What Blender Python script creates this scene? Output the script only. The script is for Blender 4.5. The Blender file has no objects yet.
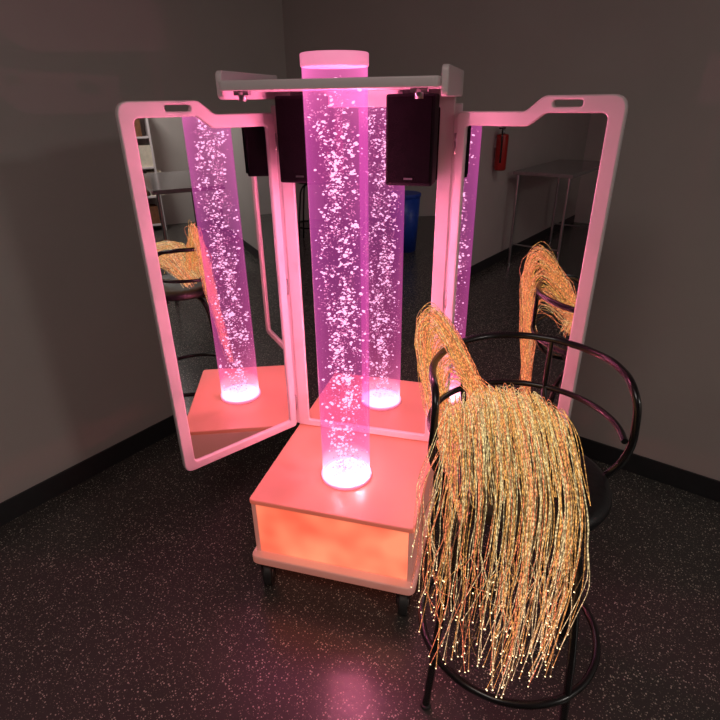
import bpy, bmesh, math, random
from mathutils import Vector, Matrix
random.seed(7)
scene = bpy.context.scene
scene.view_settings.view_transform = 'Standard'

# ------------------------------------------------------------------ frames
# survey frame (camera station at origin, looking +Y) -> room frame (corner of the room at 0,0)
ROT = math.atan2(0.6, 0.8)
def W(x, y, z=0.0):
    dx, dy = x + 0.446, y - 3.89
    return Vector((0.8*dx - 0.6*dy, 0.6*dx + 0.8*dy, z))

# ------------------------------------------------------------------ helpers
def empty(name, loc=(0,0,0), rz=0.0):
    e = bpy.data.objects.new(name, None)
    e.empty_display_size = 0.1
    scene.collection.objects.link(e)
    e.location = loc
    e.rotation_euler = (0,0,rz)
    return e

def link(me, name, mat=None, parent=None, loc=(0,0,0), rot=(0,0,0), smooth=False):
    o = bpy.data.objects.new(name, me)
    scene.collection.objects.link(o)
    if mat: 
        me.materials.clear(); me.materials.append(mat)
    if parent: o.parent = parent
    o.location = loc; o.rotation_euler = rot
    if smooth:
        for p in me.polygons: p.use_smooth = True
    return o

def box(name, size, loc, mat, parent=None, bevel=0.0, rot=(0,0,0), segs=2):
    bm = bmesh.new()
    bmesh.ops.create_cube(bm, size=1.0)
    bmesh.ops.scale(bm, vec=size, verts=bm.verts)
    if bevel > 0:
        bmesh.ops.bevel(bm, geom=bm.edges[:], offset=bevel, segments=segs, profile=0.6, affect='EDGES')
    me = bpy.data.meshes.new(name); bm.to_mesh(me); bm.free()
    return link(me, name, mat, parent, loc, rot)

def cyl(name, r, h, loc, mat, parent=None, r2=None, segs=48, rot=(0,0,0), bevel=0.0, caps=True):
    bm = bmesh.new()
    bmesh.ops.create_cone(bm, cap_ends=caps, segments=segs, radius1=r, radius2=r if r2 is None else r2, depth=h)
    if bevel > 0:
        es = [e for e in bm.edges if abs(e.verts[0].co.z - e.verts[1].co.z) < 1e-6]
        bmesh.ops.bevel(bm, geom=es, offset=bevel, segments=3, profile=0.5, affect='EDGES')
    me = bpy.data.meshes.new(name); bm.to_mesh(me); bm.free()
    for p in me.polygons: p.use_smooth = len(p.vertices) == 4
    return link(me, name, mat, parent, loc, rot)

def rounded(pts, rads, n=6):
    out = []
    N = len(pts)
    for i in range(N):
        p = Vector(pts[i]); a = Vector(pts[i-1]); b = Vector(pts[(i+1) % N]); r = rads[i]
        if r <= 0: out.append(p); continue
        da = (a-p).normalized(); db = (b-p).normalized()
        ang = da.angle(db)
        d = min(r/math.tan(ang/2), (a-p).length*0.49, (b-p).length*0.49)
        s = p + da*d; e = p + db*d
        for k in range(n+1):
            t = k/n
            out.append(s*(1-t)**2 + p*2*t*(1-t) + e*t*t)
    return out

def plate(name, loops, thick, mat, parent, loc=(0,0,0), rot=(0,0,0), bevel=0.003):
    """flat board with holes, outline in local XY, thickness along Z"""
    cu = bpy.data.curves.new(name, 'CURVE'); cu.dimensions = '2D'; cu.fill_mode = 'BOTH'
    cu.extrude = thick/2 - bevel; cu.bevel_depth = bevel; cu.bevel_resolution = 2; cu.offset = -bevel
    for lp in loops:
        sp = cu.splines.new('POLY'); sp.points.add(len(lp)-1)
        for i, q in enumerate(lp): sp.points[i].co = (q[0], q[1], 0, 1)
        sp.use_cyclic_u = True
    tmp = bpy.data.objects.new('tmp', cu); scene.collection.objects.link(tmp)
    dg = bpy.context.evaluated_depsgraph_get(); dg.update()
    me = bpy.data.meshes.new_from_object(tmp.evaluated_get(dg))
    bpy.data.objects.remove(tmp); 
    return link(me, name, mat, parent, loc, rot)

def tube(name, pts, r, mat, parent, cyclic=False, smooth=True, res=8):
    cu = bpy.data.curves.new(name, 'CURVE'); cu.dimensions = '3D'
    cu.bevel_depth = r; cu.bevel_resolution = 4; cu.use_fill_caps = True
    if smooth:
        sp = cu.splines.new('BEZIER'); sp.bezier_points.add(len(pts)-1)
        for i, q in enumerate(pts):
            bp = sp.bezier_points[i]; bp.co = q; bp.handle_left_type = bp.handle_right_type = 'AUTO'
        sp.resolution_u = res
    else:
        sp = cu.splines.new('POLY'); sp.points.add(len(pts)-1)
        for i, q in enumerate(pts): sp.points[i].co = (*q, 1)
    sp.use_cyclic_u = cyclic
    tmp = bpy.data.objects.new('tmp', cu); scene.collection.objects.link(tmp)
    dg = bpy.context.evaluated_depsgraph_get(); dg.update()
    me = bpy.data.meshes.new_from_object(tmp.evaluated_get(dg))
    bpy.data.objects.remove(tmp)
    return link(me, name, mat, parent, smooth=True)

# ------------------------------------------------------------------ materials
def mat_new(name):
    m = bpy.data.materials.new(name); m.use_nodes = True
    nt = m.node_tree; nt.nodes.clear()
    out = nt.nodes.new('ShaderNodeOutputMaterial')
    return m, nt, out

def pbr(name, col, rough=0.5, metal=0.0, em=None, ems=0.0, noise=0.0, nscale=20, bump=0.0, coat=0.0, spec=0.5):
    m, nt, out = mat_new(name)
    b = nt.nodes.new('ShaderNodeBsdfPrincipled')
    b.inputs['Base Color'].default_value = (*col, 1); b.inputs['Roughness'].default_value = rough
    b.inputs['Metallic'].default_value = metal
    b.inputs['Coat Weight'].default_value = coat
    b.inputs['Specular IOR Level'].default_value = spec
    if em: 
        b.inputs['Emission Color'].default_value = (*em, 1); b.inputs['Emission Strength'].default_value = ems
    if noise or bump:
        tc = nt.nodes.new('ShaderNodeTexCoord'); n = nt.nodes.new('ShaderNodeTexNoise')
        n.inputs['Scale'].default_value = nscale; n.inputs['Detail'].default_value = 5
        nt.links.new(tc.outputs['Object'], n.inputs['Vector'])
        if noise:
            r = nt.nodes.new('ShaderNodeValToRGB')
            r.color_ramp.elements[0].position = 0.3; r.color_ramp.elements[1].position = 0.7
            r.color_ramp.elements[0].color = (*[c*(1-noise) for c in col], 1)
            r.color_ramp.elements[1].color = (*[min(1, c*(1+noise)) for c in col], 1)
            nt.links.new(n.outputs['Fac'], r.inputs['Fac']); nt.links.new(r.outputs['Color'], b.inputs['Base Color'])
        if bump:
            bu = nt.nodes.new('ShaderNodeBump'); bu.inputs['Strength'].default_value = bump; bu.inputs['Distance'].default_value = 0.01
            nt.links.new(n.outputs['Fac'], bu.inputs['Height']); nt.links.new(bu.outputs['Normal'], b.inputs['Normal'])
    nt.links.new(b.outputs[0], out.inputs['Surface'])
    return m

M_wall = pbr('painted_wall', (0.52,0.475,0.45), 0.6, noise=0.03, nscale=3, bump=0.03)
M_ceil = pbr('ceiling_paint', (0.5,0.49,0.48), 0.8, noise=0.02)
M_base = pbr('rubber_baseboard', (0.02,0.021,0.024), 0.4, noise=0.1)
M_white = pbr('white_laminate', (0.80,0.72,0.73), 0.35, noise=0.015, nscale=6)
M_litwhite = pbr('translucent_white_board', (0.75,0.62,0.60), 0.35, noise=0.015, nscale=6, em=(1.0,0.24,0.15), ems=0.22)  # salmon emission painted in, stands for light coming through from the box
M_black = pbr('black_metal', (0.008,0.008,0.009), 0.25, noise=0.1, coat=0.3)
M_seat = pbr('black_vinyl', (0.010,0.010,0.012), 0.38, noise=0.2, bump=0.15, nscale=60)
M_spk = pbr('speaker_shell', (0.007,0.006,0.008), 0.6, noise=0.2, spec=0.12)
M_grille = pbr('speaker_grille', (0.004,0.0035,0.004), 0.9, noise=0.4, nscale=300, bump=0.3, spec=0.05)
M_rub = pbr('caster_rubber', (0.03,0.03,0.03), 0.5, noise=0.2)
M_steel = pbr('steel', (0.45,0.45,0.46), 0.3, metal=1.0, noise=0.05)
M_tabletop = pbr('table_laminate', (0.22,0.20,0.20), 0.15, noise=0.15)
M_blue = pbr('blue_plastic', (0.01,0.05,0.35), 0.4, noise=0.1)
M_red = pbr('red_enamel', (0.35,0.015,0.012), 0.3, noise=0.05)
M_wood = pbr('brown_fabric', (0.22,0.09,0.04), 0.8, noise=0.25)
M_cream = pbr('cream_card', (0.75,0.68,0.55), 0.7, noise=0.1)
M_mirror = pbr('mirror_silver', (0.80,0.80,0.81), 0.0, metal=1.0)
# keep mirror perfectly smooth
def floor_mat():
    m, nt, out = mat_new('speckled_vinyl_floor')
    b = nt.nodes.new('ShaderNodeBsdfPrincipled'); b.inputs['Roughness'].default_value = 0.24
    tc = nt.nodes.new('ShaderNodeTexCoord')
    def speck(scale, thr, col):
        v = nt.nodes.new('ShaderNodeTexVoronoi'); v.inputs['Scale'].default_value = scale
        nt.links.new(tc.outputs['Object'], v.inputs['Vector'])
        # size varies by cell
        sep = nt.nodes.new('ShaderNodeSeparateColor'); nt.links.new(v.outputs['Color'], sep.inputs['Color'])
        mul = nt.nodes.new('ShaderNodeMath'); mul.operation='MULTIPLY'; mul.inputs[1].default_value = thr
        nt.links.new(sep.outputs[0], mul.inputs[0])
        lt = nt.nodes.new('ShaderNodeMath'); lt.operation='LESS_THAN'
        nt.links.new(v.outputs['Distance'], lt.inputs[0]); nt.links.new(mul.outputs[0], lt.inputs[1])
        gt = nt.nodes.new('ShaderNodeMath'); gt.operation='GREATER_THAN'; gt.inputs[1].default_value=0.45
        nt.links.new(sep.outputs[1], gt.inputs[0])
        mm = nt.nodes.new('ShaderNodeMath'); mm.operation='MULTIPLY'
        nt.links.new(lt.outputs[0], mm.inputs[0]); nt.links.new(gt.outputs[0], mm.inputs[1])
        return mm
    s1 = speck(120, 0.40, None); s2 = speck(200, 0.42, None)
    n = nt.nodes.new('ShaderNodeTexNoise'); n.inputs['Scale'].default_value = 2.0
    nt.links.new(tc.outputs['Object'], n.inputs['Vector'])
    r = nt.nodes.new('ShaderNodeValToRGB')
    r.color_ramp.elements[0].color = (0.044,0.041,0.039,1); r.color_ramp.elements[1].color = (0.062,0.057,0.054,1)
    nt.links.new(n.outputs['Fac'], r.inputs['Fac'])
    m1 = nt.nodes.new('ShaderNodeMix'); m1.data_type='RGBA'
    nt.links.new(s2.outputs[0], m1.inputs[0]); nt.links.new(r.outputs['Color'], m1.inputs[6]); m1.inputs[7].default_value=(0.23,0.21,0.17,1)
    m2 = nt.nodes.new('ShaderNodeMix'); m2.data_type='RGBA'
    nt.links.new(s1.outputs[0], m2.inputs[0]); nt.links.new(m1.outputs[2], m2.inputs[6]); m2.inputs[7].default_value=(0.50,0.46,0.38,1)
    nt.links.new(m2.outputs[2], b.inputs['Base Color'])
    bu = nt.nodes.new('ShaderNodeBump'); bu.inputs['Strength'].default_value=0.12; bu.inputs['Distance'].default_value=0.01
    n2 = nt.nodes.new('ShaderNodeTexNoise'); n2.inputs['Scale'].default_value = 35
    nt.links.new(tc.outputs['Object'], n2.inputs['Vector']); nt.links.new(n2.outputs['Fac'], bu.inputs['Height'])
    nt.links.new(bu.outputs['Normal'], b.inputs['Normal'])
    nt.links.new(b.outputs[0], out.inputs['Surface'])
    return m
M_floor = floor_mat()

def glow_panel(name, c1, c2, s, base=(0.8,0.7,0.7), scale=3.0, gloss=0.3):
    m, nt, out = mat_new(name)
    b = nt.nodes.new('ShaderNodeBsdfPrincipled'); b.inputs['Base Color'].default_value=(*base,1); b.inputs['Roughness'].default_value=gloss
    tc = nt.nodes.new('ShaderNodeTexCoord'); n = nt.nodes.new('ShaderNodeTexNoise'); n.inputs['Scale'].default_value=scale; n.inputs['Detail'].default_value=1
    nt.links.new(tc.outputs['Object'], n.inputs['Vector'])
    r = nt.nodes.new('ShaderNodeValToRGB'); r.color_ramp.elements[0].position=0.35; r.color_ramp.elements[1].position=0.68
    r.color_ramp.elements[0].color=(*c1,1); r.color_ramp.elements[1].color=(*c2,1)
    nt.links.new(n.outputs['Fac'], r.inputs['Fac']); nt.links.new(r.outputs['Color'], b.inputs['Emission Color'])
    b.inputs['Emission Strength'].default_value = s
    nt.links.new(b.outputs[0], out.inputs['Surface'])
    return m
M_boxtop = glow_panel('lit_acrylic_top', (0.45,0.065,0.035), (0.60,0.105,0.06), 0.75, base=(0.42,0.25,0.21))
M_boxfront = glow_panel('lit_acrylic_front', (0.85,0.11,0.055), (1.0,0.26,0.13), 1.15, scale=6, base=(0.5,0.28,0.22))

def tube_mat():
    m, nt, out = mat_new('bubble_tube_acrylic')
    tc = nt.nodes.new('ShaderNodeTexCoord'); sp = nt.nodes.new('ShaderNodeSeparateXYZ')
    nt.links.new(tc.outputs['Object'], sp.inputs[0])
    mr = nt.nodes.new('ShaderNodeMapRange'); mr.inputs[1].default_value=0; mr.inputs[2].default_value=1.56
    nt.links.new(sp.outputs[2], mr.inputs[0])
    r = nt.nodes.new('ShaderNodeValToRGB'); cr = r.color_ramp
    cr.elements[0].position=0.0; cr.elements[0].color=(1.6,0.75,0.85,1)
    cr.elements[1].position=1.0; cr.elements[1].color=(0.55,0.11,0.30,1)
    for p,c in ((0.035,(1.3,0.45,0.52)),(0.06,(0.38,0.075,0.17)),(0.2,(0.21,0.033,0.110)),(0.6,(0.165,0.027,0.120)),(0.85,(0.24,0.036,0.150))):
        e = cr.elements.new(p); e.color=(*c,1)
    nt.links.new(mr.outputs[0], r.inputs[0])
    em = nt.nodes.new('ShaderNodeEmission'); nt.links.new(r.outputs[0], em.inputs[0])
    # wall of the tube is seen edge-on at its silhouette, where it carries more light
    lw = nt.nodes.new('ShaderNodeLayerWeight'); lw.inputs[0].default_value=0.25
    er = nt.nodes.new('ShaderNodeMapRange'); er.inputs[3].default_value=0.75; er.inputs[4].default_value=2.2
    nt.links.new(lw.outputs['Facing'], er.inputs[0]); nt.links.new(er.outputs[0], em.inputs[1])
    tr = nt.nodes.new('ShaderNodeBsdfTransparent'); tr.inputs[0].default_value=(0.86,0.64,0.80,1)
    ad = nt.nodes.new('ShaderNodeAddShader'); nt.links.new(em.outputs[0], ad.inputs[0]); nt.links.new(tr.outputs[0], ad.inputs[1])
    gl = nt.nodes.new('ShaderNodeBsdfGlossy'); gl.inputs['Roughness'].default_value=0.05
    fr = nt.nodes.new('ShaderNodeFresnel'); fr.inputs[0].default_value=1.33
    geo = nt.nodes.new('ShaderNodeNewGeometry')
    inv = nt.nodes.new('ShaderNodeMath'); inv.operation='SUBTRACT'; inv.inputs[0].default_value=1.0; nt.links.new(geo.outputs['Backfacing'], inv.inputs[1])
    fm = nt.nodes.new('ShaderNodeMath'); fm.operation='MULTIPLY'; nt.links.new(fr.outputs[0], fm.inputs[0]); nt.links.new(inv.outputs[0], fm.inputs[1])
    mx = nt.nodes.new('ShaderNodeMixShader'); nt.links.new(fm.outputs[0], mx.inputs[0])
    nt.links.new(ad.outputs[0], mx.inputs[1]); nt.links.new(gl.outputs[0], mx.inputs[2])
    nt.links.new(mx.outputs[0], out.inputs['Surface'])
    return m
M_tube = tube_mat()
def emis(name, col, s):
    m, nt, out = mat_new(name)
    e = nt.nodes.new('ShaderNodeEmission'); e.inputs[0].default_value=(*col,1); e.inputs[1].default_value=s
    nt.links.new(e.outputs[0], out.inputs['Surface']); return m
M_bub = emis('lit_bubbles', (1.0,0.60,0.76), 2.0)
M_bub2 = emis('lit_bubbles_dim', (0.95,0.34,0.56), 1.1)
M_led = emis('led_base', (1.0,0.55,0.6), 3.0)
M_cap = pbr('tube_cap', (0.85,0.6,0.75), 0.4, em=(1.0,0.22,0.42), ems=0.7)

# ------------------------------------------------------------------ room
RX, RY, RH = 8.8, -8.6, 3.3
box('floor', (RX+0.2, -RY+0.2, 0.1), (RX/2, RY/2, -0.05), M_floor)
box('ceiling', (RX+0.2, -RY+0.2, 0.1), (RX/2, RY/2, RH+0.05), M_ceil)
box('wall_left', (0.1, -RY+0.2, RH), (-0.05, RY/2, RH/2), M_wall)
box('wall_back', (RX, 0.1, RH), (RX/2, 0.05, RH/2), M_wall)
box('wall_right', (0.1, -RY+0.2, RH), (RX+0.05, RY/2, RH/2), M_wall)
box('wall_front', (RX, 0.1, RH), (RX/2, RY-0.05, RH/2), M_wall)
box('baseboard_left', (0.012, -RY-0.02, 0.12), (0.006, RY/2, 0.06), M_base, bevel=0.003)
box('baseboard_back', (RX-0.03, 0.012, 0.12), (RX/2, -0.006, 0.06), M_base, bevel=0.003)

# ------------------------------------------------------------------ bubble tube cart
T = W(-0.064, 1.83)
CR = ROT - math.radians(15.6)
cart = empty('bubble_tube_mirror_cart', T, CR)
hw = 0.333
# lower deck
deck = rounded([(-hw-0.016,-0.275),(hw+0.016,-0.275),(hw+0.016,0.36),(-hw-0.016,0.36)], [0.035]*4)
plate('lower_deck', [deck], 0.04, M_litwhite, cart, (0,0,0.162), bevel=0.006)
# box
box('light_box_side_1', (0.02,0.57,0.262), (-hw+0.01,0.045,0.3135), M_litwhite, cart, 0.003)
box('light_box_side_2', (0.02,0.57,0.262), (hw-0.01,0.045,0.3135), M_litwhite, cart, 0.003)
box('light_box_front', (2*hw-0.044,0.012,0.25), (0,-0.232,0.3135), M_boxfront, cart, 0.002)
box('light_box_back', (2*hw-0.044,0.012,0.26), (0,0.322,0.3135), M_white, cart, 0.002)
top = rounded([(-hw-0.004,-0.252),(hw+0.004,-0.252),(hw+0.004,0.34),(-hw-0.004,0.34)], [0.02,0.02,0.005,0.005])
plate('light_box_top', [top], 0.022, M_boxtop, cart, (0,0,0.456), bevel=0.005)
# casters
ci = 0
for sx in (-1,1):
    for y in (-0.215, 0.30):
        ci += 1
        x = sx*(hw-0.035)
        a = random.uniform(-0.5,0.5) + (0.5 if sx<0 else 0)
        cyl('caster_plate_%d'%ci, 0.04, 0.012, (x,y,0.138), M_steel, cart)
        cyl('caster_wheel_%d'%ci, 0.058, 0.038, (x,y-0.01,0.058), M_rub, cart, rot=(0,math.pi/2,a), bevel=0.008)
        cyl('caster_hub_%d'%ci, 0.024, 0.046, (x,y-0.01,0.058), M_steel, cart, rot=(0,math.pi/2,a))
        for s in (-1,1):
            box('caster_fork_%d_%d'%(ci,s+2), (0.005,0.035,0.09), (x+s*0.027*math.cos(a), y-0.005+s*0.027*math.sin(a), 0.092), M_black, cart, 0.001, rot=(0,0,a))
# tube
TH = 1.56
def shell(name, r, h, mat, z):
    bm = bmesh.new()
    bmesh.ops.create_cone(bm, cap_ends=False, segments=96, radius1=r, radius2=r, depth=h)
    bmesh.ops.translate(bm, vec=(0,0,h/2), verts=bm.verts)
    me = bpy.data.meshes.new(name); bm.to_mesh(me); bm.free()
    return link(me, name, mat, cart, (0,0,z), smooth=True)
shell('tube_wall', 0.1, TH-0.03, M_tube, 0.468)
cyl('tube_cap', 0.103, 0.038, (0,0,0.467+TH-0.02), M_cap, cart, bevel=0.005, segs=96)
cyl('tube_led_disc', 0.093, 0.012, (0,0,0.476), M_led, cart, segs=64)
cyl('tube_collar', 0.106, 0.012, (0,0,0.474), M_cap, cart, segs=96)
# bubbles
def bubbles(name, count, mat, rmin, rmax, seed):
    rnd = random.Random(seed)
    bm = bmesh.new()
    made = 0
    while made < count:
        z0 = rnd.uniform(0.03, TH-0.09)
        if rnd.random() < 0.65:
            # swirling plume, bubbles arrive in little clusters
            ph = z0*4.0 + rnd.choice((0, 2.2, 4.1)); rr = abs(rnd.gauss(0.042, 0.022))
            cx, cy = rr*math.cos(ph), rr*math.sin(ph); n = rnd.randint(2, 7); s = 0.012
        else:
            a = rnd.uniform(0, 2*math.pi); rr = 0.09*math.sqrt(rnd.random())
            cx, cy = rr*math.cos(a), rr*math.sin(a); n = 1; s = 0.004
        for k in range(n):
            x = cx+rnd.gauss(0,s); y = cy+rnd.gauss(0,s); z = min(TH-0.06, max(0.02, z0+rnd.gauss(0,s*1.1)))
            d = math.hypot(x,y)
            if d > 0.088: x *= 0.088/d; y *= 0.088/d
            r = rmin + (rmax-rmin)*rnd.random()**2.2
            mt = Matrix.Translation((x,y,z)) @ Matrix.Rotation(rnd.uniform(-0.6,0.6),4,'Y') @ Matrix.Diagonal((rnd.uniform(0.9,1.6), rnd.uniform(0.9,1.5), rnd.uniform(0.5,0.95), 1))
            bmesh.ops.create_icosphere(bm, subdivisions=1, radius=r, matrix=mt)
            made += 1
    me = bpy.data.meshes.new(name); bm.to_mesh(me); bm.free()
    return link(me, name, mat, cart, (0,0,0.468), smooth=True)
bubbles('bubbles_bright', 1350, M_bub, 0.0013, 0.0064, 1)
bubbles('bubbles_dim', 2500, M_bub2, 0.0008, 0.0034, 2)

# centre mirror frame (local XY outline -> stood up)
Z0, H = 0.475, 1.43
co = rounded([(-hw,0),(hw,0),(hw,H+0.03),(-hw,H+0.03)], [0.004]*4)
ci_ = rounded([(-hw+0.05,0.03),(hw-0.05,0.03),(hw-0.05,H-0.03),(-hw+0.05,H-0.03)], [0.01]*4)
plate('centre_frame', [co, ci_], 0.03, M_white, cart, (0,0.325,Z0), (math.pi/2,0,0))
box('centre_mirror', (2*hw-0.09,0.004,H-0.05), (0,0.322,Z0+H/2), M_mirror, cart)
box('centre_backing', (2*hw-0.02,0.006,H), (0,0.345,Z0+H/2), M_white, cart)
# full-height strips added to stop light leaking through the joint between centre panel and wings
for i, sx in enumerate((-1,1)):
    box('piano_hinge_%d'%(i+1), (0.036,0.010,H-0.02), (sx*(hw+0.008),0.322,Z0+H/2-0.01), M_white, cart, 0.003)
# top shelf with a hole for the tube
so = rounded([(-hw,-0.125),(hw,-0.125),(hw,0.335),(-hw,0.335)], [0.02,0.02,0.004,0.004])
hole = [(0.104*math.cos(2*math.pi*i/64), 0.104*math.sin(2*math.pi*i/64)) for i in range(64)]
plate('top_shelf', [so, hole], 0.028, M_white, cart, (0,0,1.942), bevel=0.004)
for i, sx in enumerate((-1,1)):
    pl = rounded([(-0.09,0),(0.345,0),(0.345,0.08),(-0.09,0.08)], [0.02,0.01,0.01,0.02])
    # outline (y,z)
    plate('shelf_end_%d'%(i+1), [pl], 0.02, M_white, cart, (sx*(hw+0.011),0,1.905), (math.pi/2,0,math.pi/2), bevel=0.004)
    cyl('shelf_bracket_%d'%(i+1), 0.012, 0.03, (sx*(hw-0.06),-0.08,1.915), M_steel, cart)
    box('bracket_arm_%d'%(i+1), (0.05,0.02,0.012), (sx*(hw-0.06),-0.08,1.922), M_steel, cart, 0.002)
# speakers
for i, sx in enumerate((-0.2,0.2)):
    box('speaker_%d'%(i+1), (0.165,0.11,0.29), (sx,0.235,1.77), M_spk, cart, 0.008)
    box('speaker_grille_%d'%(i+1), (0.15,0.008,0.27), (sx,0.177,1.772), M_grille, cart, 0.003)
    box('speaker_badge_%d'%(i+1), (0.03,0.003,0.006), (sx,0.172,1.65), M_steel, cart)
    box('speaker_mount_%d'%(i+1), (0.06,0.08,0.02), (sx,0.24,1.922), M_black, cart)

def wing(name, sx, ang, Wd):
    w = empty(name, (sx*(hw+0.012), 0.305, Z0)); w.parent = cart; w.rotation_euler=(0,0,ang)
    st = 0.045; Hh = H
    outer = rounded([(0.005,0),(Wd,0),(Wd,Hh),(0.30,Hh),(0.245,Hh-st),(0.005,Hh-st)], [0.02,0.04,0.045,0.04,0.04,0.02])
    f = 0.048
    inner = rounded([(f-0.01,f-0.01),(Wd-f,f-0.01),(Wd-f,Hh-0.05),(0.31,Hh-0.05),(0.255,Hh-st-0.045),(f-0.01,Hh-st-0.045)], [0.012,0.02,0.02,0.03,0.03,0.012])
    slot = rounded([(0.33,Hh-0.033),(0.42,Hh-0.033),(0.42,Hh-0.013),(0.33,Hh-0.013)], [0.009]*4)
    plate(name+'_frame', [outer, inner, slot], 0.026, M_white, w, (0,0,0), (math.pi/2,0,0), bevel=0.005)
    pane = rounded([(f-0.02,f-0.02),(Wd-f+0.01,f-0.02),(Wd-f+0.01,Hh-0.04),(0.305,Hh-0.04),(0.25,Hh-st-0.035),(f-0.02,Hh-st-0.035)], [0.01]*6)
    plate(name+'_pane', [pane], 0.004, M_mirror, w, (0,0,0), (math.pi/2,0,0), bevel=0.0)
    plate(name+'_backing', [pane], 0.004, M_white, w, (0, -0.008 if sx<0 else 0.008,0), (math.pi/2,0,0), bevel=0.0)
    for k, z in enumerate((0.12, 0.7, 1.28)):
        cyl(name+'_hinge_%d'%k, 0.008, 0.07, (0,0.0,z), M_steel, w, segs=16)
wing('mirror_wing_a', -1, math.radians(235.6), 0.575)
wing('mirror_wing_b', 1, math.radians(-21.8), 0.545)

# ------------------------------------------------------------------ bar stool
def bar_stool(loc, rz):
    s = empty('bar_stool', loc, rz)
    # seat : lathe
    prof = [(0,0.905),(0.10,0.903),(0.17,0.905),(0.205,0.905),(0.225,0.893),(0.232,0.875),(0.226,0.858),(0.20,0.850),(0,0.850)]
    bm = bmesh.new(); n=64; rings=[]
    for (r,z) in prof:
        if r==0: rings.append([bm.verts.new((0,0,z))])
        else: rings.append([bm.verts.new((r*math.cos(2*math.pi*i/n), r*math.sin(2*math.pi*i/n), z)) for i in range(n)])
    for a,b in zip(rings, rings[1:]):
        for i in range(n):
            j=(i+1)%n
            if len(a)==1: bm.faces.new((a[0],b[i],b[j]))
            elif len(b)==1: bm.faces.new((a[i],a[j],b[0]))
            else: bm.faces.new((a[i],b[i],b[j],a[j]))
    bmesh.ops.recalc_face_normals(bm, faces=bm.faces[:])
    me=bpy.data.meshes.new('seat'); bm.to_mesh(me); bm.free()
    link(me,'seat',M_seat,s,smooth=True)
    R=0.2825
    # arm / back hoop
    def hoop(name, z, zend, r, tilt):
        pts=[(-0.235,0.03,zend),(-R,0.02,zend+0.08),(-R-0.005,0.01,(zend+z)/2+0.05),(-R+0.0,0.04,z-0.03)]
        for k in range(9):
            a=math.radians(170-k*20)
            pts.append((R*math.cos(a), 0.10+R*math.sin(a), z+tilt*max(0,math.sin(a))))
        pts += [(R,0.04,z-0.03),(R+0.005,0.01,(zend+z)/2+0.05),(R,0.02,zend+0.08),(0.235,0.03,zend)]
        tube(name, pts, r, M_black, s)
    hoop('arm_hoop', 1.17, 0.85, 0.0115, 0.01)
    pts=[(R*math.cos(math.radians(a)), 0.10+R*math.sin(math.radians(a)), 1.0) for a in range(-18,199,14)]
    tube('back_rail', pts, 0.010, M_black, s)
    for k,a in enumerate((60,120)):
        a=math.radians(a)
        tube('back_strut_%d'%k, [(R*math.cos(a),0.10+R*math.sin(a),1.175),(R*math.cos(a),0.10+R*math.sin(a),1.0)],0.009,M_black,s,smooth=False)
        tube('back_stay_%d'%k, [(R*math.cos(a),0.10+R*math.sin(a),1.0),(R*0.9*math.cos(a),0.07+R*0.8*math.sin(a),0.88),(0.15*math.cos(a),0.15*math.sin(a),0.845)],0.010,M_black,s)
    # legs
    for k in range(4):
        a=math.radians(-66+90*k)
        tube('leg_%d'%(k+1), [(0.13*math.cos(a),0.13*math.sin(a),0.842),(0.20*math.cos(a),0.20*math.sin(a),0.80),(0.25*math.cos(a),0.25*math.sin(a),0.6),(0.31*math.cos(a),0.31*math.sin(a),0.012)],0.0125,M_black,s)
        cyl('foot_%d'%(k+1),0.018,0.014,(0.31*math.cos(a),0.31*math.sin(a),0.007),M_rub,s,segs=20)
    ring=[(0.292*math.cos(math.radians(a)),0.292*math.sin(math.radians(a)),0.27) for a in range(0,360,20)]
    tube('foot_ring', ring, 0.0125, M_black, s, cyclic=True)
    return s
SC=(0.495,1.27)
bar_stool(W(SC[0],SC[1]), ROT)

# ------------------------------------------------------------------ fibre-optic strands (in stool frame: x right, y back)
fib = empty('fiber_optic_strands', W(SC[0],SC[1]), ROT)
def fib_mat(name, c_low, c_high, s, base):
    m, nt, out = mat_new(name)
    b = nt.nodes.new('ShaderNodeBsdfPrincipled'); b.inputs['Base Color'].default_value=(*base,1); b.inputs['Roughness'].default_value=0.25
    b.inputs['Alpha'].default_value=0.75
    tc = nt.nodes.new('ShaderNodeTexCoord'); sp = nt.nodes.new('ShaderNodeSeparateXYZ'); nt.links.new(tc.outputs['Object'], sp.inputs[0])
    mr = nt.nodes.new('ShaderNodeMapRange'); mr.inputs[1].default_value=0.4; mr.inputs[2].default_value=1.1
    nt.links.new(sp.outputs[2], mr.inputs[0])
    r = nt.nodes.new('ShaderNodeValToRGB'); r.color_ramp.elements[0].color=(*c_low,1); r.color_ramp.elements[1].color=(*c_high,1)
    nt.links.new(mr.outputs[0], r.inputs[0])
    n = nt.nodes.new('ShaderNodeTexNoise'); n.inputs['Scale'].default_value=140; nt.links.new(tc.outputs['Object'], n.inputs['Vector'])
    p = nt.nodes.new('ShaderNodeMapRange'); p.inputs[1].default_value=0.45; p.inputs[2].default_value=0.70; p.inputs[3].default_value=0.35*s; p.inputs[4].default_value=3.0*s
    nt.links.new(n.outputs['Fac'], p.inputs[0]); nt.links.new(p.outputs[0], b.inputs['Emission Strength'])
    nt.links.new(r.outputs[0], b.inputs['Emission Color'])
    nt.links.new(b.outputs[0], out.inputs['Surface']); return m
FM=[fib_mat('fiber_gold',(1.0,0.38,0.12),(0.80,0.42,0.10),0.55,(0.36,0.25,0.14)),
    fib_mat('fiber_pale',(1.0,0.62,0.36),(0.66,0.56,0.26),0.62,(0.44,0.38,0.27)),
    fib_mat('fiber_orange',(1.0,0.22,0.11),(0.95,0.28,0.10),0.58,(0.42,0.21,0.15)),
    fib_mat('fiber_dark',(0.40,0.16,0.07),(0.28,0.18,0.06),0.35,(0.13,0.09,0.06))]
M_tip=emis('fiber_tip',(1.0,0.76,0.42),3.0)
tips=[]
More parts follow.
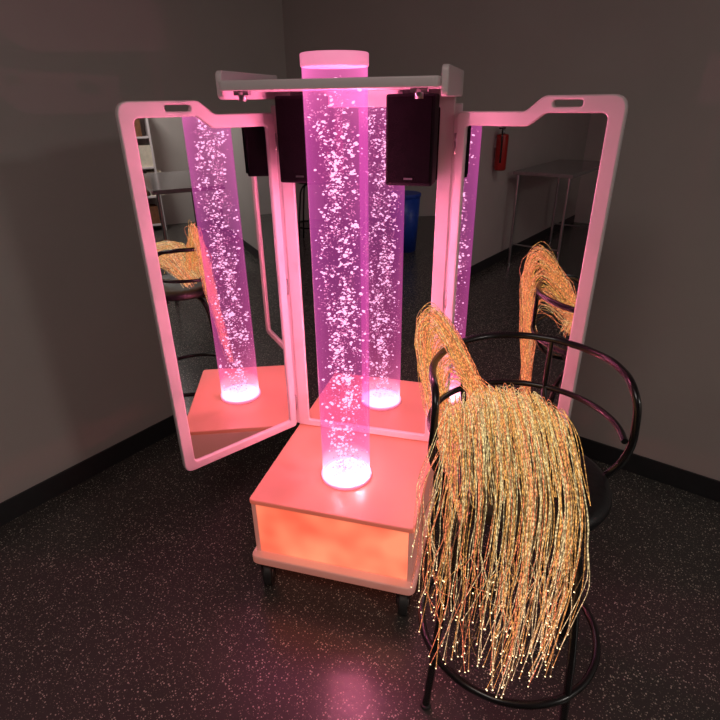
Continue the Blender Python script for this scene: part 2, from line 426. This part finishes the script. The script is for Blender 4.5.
def sample(P):
    Q=[Vector(q) for q in P]; pts=[]
    for k in range(len(Q)-1):
        p0=Q[max(0,k-1)];p1=Q[k];p2=Q[k+1];p3=Q[min(len(Q)-1,k+2)]
        for u in (0,0.33,0.66):
            pts.append(0.5*((2*p1)+(-p0+p2)*u+(2*p0-5*p1+4*p2-p3)*u*u+(-p0+3*p1-3*p2+p3)*u**3))
    pts.append(Q[-1]); return pts
def build(name, lines, mat, rad):
    cu=bpy.data.curves.new(name,'CURVE'); cu.dimensions='3D'; cu.bevel_depth=rad; cu.bevel_resolution=0; cu.use_fill_caps=True
    for pts in lines:
        sp=cu.splines.new('POLY'); sp.points.add(len(pts)-1)
        for k,q in enumerate(pts): sp.points[k].co=(*q,1)
    tmp=bpy.data.objects.new('tmp',cu); scene.collection.objects.link(tmp)
    dg=bpy.context.evaluated_depsgraph_get(); dg.update()
    me=bpy.data.meshes.new_from_object(tmp.evaluated_get(dg)); bpy.data.objects.remove(tmp)
    link(me,name,mat,fib)
crnd=random.Random(5)
clumps=[(k+0.5+crnd.uniform(-0.32,0.32))/11 for k in range(11)]
def crest(t):   # crest of the pile along its width
    return 1.04+0.125*math.sin(math.pi*min(1,max(0,(t*0.72+0.16))))
def strands(name, count, mat, seed, rad):
    rnd=random.Random(seed); lines=[]
    for i in range(count):
        t=rnd.random()
        cx=-0.255+0.335*t + rnd.gauss(0,0.008)
        cz=crest(t)+rnd.gauss(0,0.007) - (0.03*rnd.random() if rnd.random()<0.4 else 0)
        cy=0.02+rnd.uniform(-0.05,0.04)
        c=min(clumps,key=lambda q:abs(q-t-rnd.gauss(0,0.03)))
        fan=(c-0.5)
        ex=-0.112+0.375*fan+rnd.gauss(0,0.008)
        ey=-0.262-rnd.uniform(0,0.06)+0.14*abs(fan)**1.5
        left = t<0.3 and rnd.random()<0.45
        if left:
            ex=-0.262-rnd.uniform(0.0,0.075); ey=rnd.uniform(-0.24,0.0)
        zend=rnd.uniform(0.33,0.60) + (0.10 if t<0.25 else 0)
        if rnd.random()<0.35: zend+=rnd.uniform(0.0,0.3)
        zend=min(zend,0.66 if left else 0.78)
        ph=rnd.uniform(0,6.28); w=rnd.uniform(0.006,0.030)*(0.5 if left else 1)
        P=[(cx*0.75-0.01, 0.14+rnd.uniform(-0.02,0.03), 0.93+rnd.uniform(0,0.05)),
           (cx*0.95, 0.085+rnd.uniform(-0.02,0.02), cz-0.05),
           (cx, cy, cz),
           ((cx*2+ex)/3, cy*0.5+ey*0.42, cz-0.035-rnd.uniform(0,0.02)),
           ((cx+ex*2)/3, ey*0.85, cz-0.12-rnd.uniform(0,0.02)),
           (ex, ey, 0.88),
           (ex+w*math.sin(ph), ey-0.012, 0.88-(0.88-zend)*0.33),
           (ex+w*math.sin(ph+1.5), ey-0.01+w*math.cos(ph), 0.88-(0.88-zend)*0.66),
           (ex+w*2.2*math.sin(ph+2.6), ey+w*1.5*math.cos(ph+1), zend)]
        pts=sample(P); tips.append(pts[-1].copy()); lines.append(pts)
    build(name,lines,mat,rad)
strands('strands_gold',62,FM[0],11,0.0010)
strands('strands_pale',62,FM[1],12,0.0010)
strands('strands_orange',42,FM[2],13,0.0010)
strands('strands_dark',30,FM[3],14,0.00095)
# shorter top layer that thickens the crown of the pile
def crown(name,count,mat,seed,rad):
    rnd=random.Random(seed); lines=[]
    for i in range(count):
        t=rnd.random(); cx=-0.255+0.335*t+rnd.gauss(0,0.008); cz=crest(t)+rnd.gauss(0,0.006); cy=rnd.uniform(-0.04,0.05)
        d=rnd.uniform(-0.02,0.02); L=rnd.uniform(0.5,1.0)
        lines.append(sample([(cx*0.75,0.14,0.94),(cx*0.95,0.085,cz-0.05),(cx,cy,cz),(cx+d,cy-0.09,cz-0.03),(cx+d*1.5,cy-0.16,cz-0.03-0.10*L),(cx+d*2,cy-0.19,cz-0.03-0.17*L)]))
    build(name,lines,mat,rad)
crown('crown_pale',60,FM[1],31,0.0010)
crown('crown_gold',60,FM[0],32,0.0010)
crown('crown_orange',25,FM[2],33,0.0010)
# the supply end: strands rise behind the stool and arch over into the pile
def supply(name,count,mat,seed,rad):
    rnd=random.Random(seed); lines=[]
    for i in range(count):
        t=rnd.random(); j=lambda s:rnd.gauss(0,s)
        ax=-0.305+0.10*t+j(0.008); pk=1.30-0.22*t*t+j(0.02)
        P=[(-0.10+j(0.006),0.32+j(0.006),0.42),
           (-0.16+j(0.008),0.315+j(0.01),0.62),
           (-0.26+0.07*t+j(0.01),0.31+j(0.012),0.95),
           (ax-0.005,0.31+j(0.012),pk-0.10),
           (ax+0.012,0.29+j(0.012),pk-0.015),
           (ax+0.045+0.01*t,0.26+j(0.012),pk-0.02),
           (ax+0.11-0.02*t,0.20+j(0.012),pk-0.13+0.06*t),
           (-0.14+0.08*t+j(0.01),0.15+j(0.01),1.06+j(0.01)),
           (-0.10+0.12*t+j(0.01),0.10+j(0.01),0.98)]
        lines.append(sample(P))
    build(name,lines,mat,rad)
supply('supply_gold',65,FM[0],21,0.0010)
supply('supply_orange',95,FM[2],22,0.0010)
supply('supply_pale',15,FM[1],23,0.0010)
tube('supply_conduit',[(0.05,0.34,0.022),(-0.03,0.33,0.05),(-0.08,0.325,0.2),(-0.10,0.32,0.43)],0.022,M_black,fib)
bm=bmesh.new()
for q in tips: bmesh.ops.create_icosphere(bm,subdivisions=1,radius=0.0021,matrix=Matrix.Translation(q))
me=bpy.data.meshes.new('strand_tips'); bm.to_mesh(me); bm.free(); link(me,'strand_tips',M_tip,fib)

# ------------------------------------------------------------------ things the mirrors see
def work_table(loc, size, h):
    t=empty('work_table',loc)
    box('table_top',(size[0],size[1],0.04),(0,0,h-0.02),M_tabletop,t,0.006)
    k=0
    for sx in (-1,1):
        for sy in (-1,1):
            k+=1; x=sx*(size[0]/2-0.05); y=sy*(size[1]/2-0.06)
            tube('table_leg_%d'%k,[(x,y,0.0),(x,y,h-0.04)],0.018,M_steel,t,smooth=False)
    for sy in (-1,1):
        y=sy*(size[1]/2-0.06)
        tube('table_rail_%d'%(sy+2),[(-size[0]/2+0.05,y,0.25),(size[0]/2-0.05,y,0.25)],0.012,M_steel,t,smooth=False)
work_table((0.45,-6.35,0),(0.7,1.6),1.12)
work_table((5.3,-1.0,0),(1.5,0.7),1.15)
bar_stool(Vector((1.35,-6.9,0)), math.radians(-60))
# fire extinguisher
fe=empty('fire_extinguisher',(0.085,-5.2,1.15))
cyl('cylinder_body',0.065,0.38,(0,0,0.2),M_red,fe,bevel=0.02)
cyl('neck',0.02,0.06,(0,0,0.41),M_steel,fe,segs=16)
box('handle',(0.03,0.12,0.015),(0,0.03,0.45),M_black,fe,0.003)
tube('hose',[(0,0.02,0.43),(0.03,0.09,0.41),(0.04,0.10,0.25),(0.03,0.08,0.1)],0.010,M_black,fe)
box('wall_hook',(0.03,0.04,0.1),(-0.07,0,0.3),M_steel,fe)
# blue bin
bb=empty('recycling_bin',(2.55,-6.3,0))
cyl('bin_body',0.17,0.72,(0,0,0.36),M_blue,bb,r2=0.21,segs=32)
cyl('bin_lid',0.22,0.05,(0,0,0.745),M_blue,bb,bevel=0.01,segs=32)
# storage shelf
sh=empty('storage_shelf',(8.55,-1.6,0),0)
for k,y in enumerate((-0.8,0.8)): box('shelf_side_%d'%k,(0.4,0.03,1.9),(0,y,0.95),M_white,sh)
for k in range(5):
    z=0.1+k*0.44; box('shelf_board_%d'%k,(0.4,1.56,0.025),(0,0,z),M_white,sh)
    if k<4:
        y=-0.7
        while y<0.68:
            w=random.uniform(0.1,0.3); hh=random.uniform(0.25,0.38)
            box('box_%d_%d'%(k,int((y+1)*100)),(0.28,w,hh),(-0.02,y+w/2,z+0.0125+hh/2),random.choice((M_wood,M_cream,M_cream,M_white,M_white)),sh)
            y+=w+random.uniform(0.005,0.05)

# ------------------------------------------------------------------ lights
def point(name, loc, col, e, r, parent=None):
    l=bpy.data.lights.new(name,'POINT'); l.color=col; l.energy=e; l.shadow_soft_size=r
    o=bpy.data.objects.new(name,l); scene.collection.objects.link(o); o.location=loc
    if parent: o.parent=parent
    return o
# invisible point lights added up the tube to light the frames, spread over its width so the shadows stay soft
NL=14
for k in range(NL):
    z=0.56+1.30*k/(NL-1); a=k*2.4
    c=(1.0,0.25,0.25) if k<2 else ((1.0,0.26,0.34) if k<5 else (1.0,0.26,0.40))
    point('tube_led_%d'%k,(0.06*math.cos(a),0.06*math.sin(a),z),c,2.5,0.0,cart)
def ceil_fill(name, x, y, sx, sy, e, col):  # unseen area light added under the ceiling as fill
    l=bpy.data.lights.new(name,'AREA'); l.shape='RECTANGLE'; l.size=sx; l.size_y=sy; l.energy=e; l.color=col
    o=bpy.data.objects.new(name,l); scene.collection.objects.link(o); o.location=(x,y,RH-0.02)
ceil_fill('ceiling_light_a',2.5,-3.4,1.2,1.2,18,(1.0,0.90,0.82))  # added fill to brighten the corner walls
ceil_fill('ceiling_light_b',7.2,-1.6,1.2,0.6,60,(1.0,0.95,0.88))  # added fill to brighten the shelf seen in the mirror
ceil_fill('ceiling_light_c',2.4,-6.8,1.2,0.6,1.5,(1.0,0.95,0.88))  # weak added fill for the room behind the camera
w=bpy.data.worlds.new('world'); scene.world=w; w.use_nodes=True
w.node_tree.nodes['Background'].inputs[0].default_value=(0.02,0.02,0.022,1)

# ------------------------------------------------------------------ camera
cam=bpy.data.cameras.new('camera'); co_=bpy.data.objects.new('camera',cam); scene.collection.objects.link(co_)
cam.lens=26.7; cam.sensor_width=36; cam.clip_start=0.02
R=Matrix.Rotation(ROT,4,'Z') @ Matrix.Rotation(math.radians(90-26),4,'X') @ Matrix.Rotation(math.radians(-0.8),4,'Z')
co_.matrix_world=Matrix.Translation(W(0,0,1.90)) @ R
scene.camera=co_
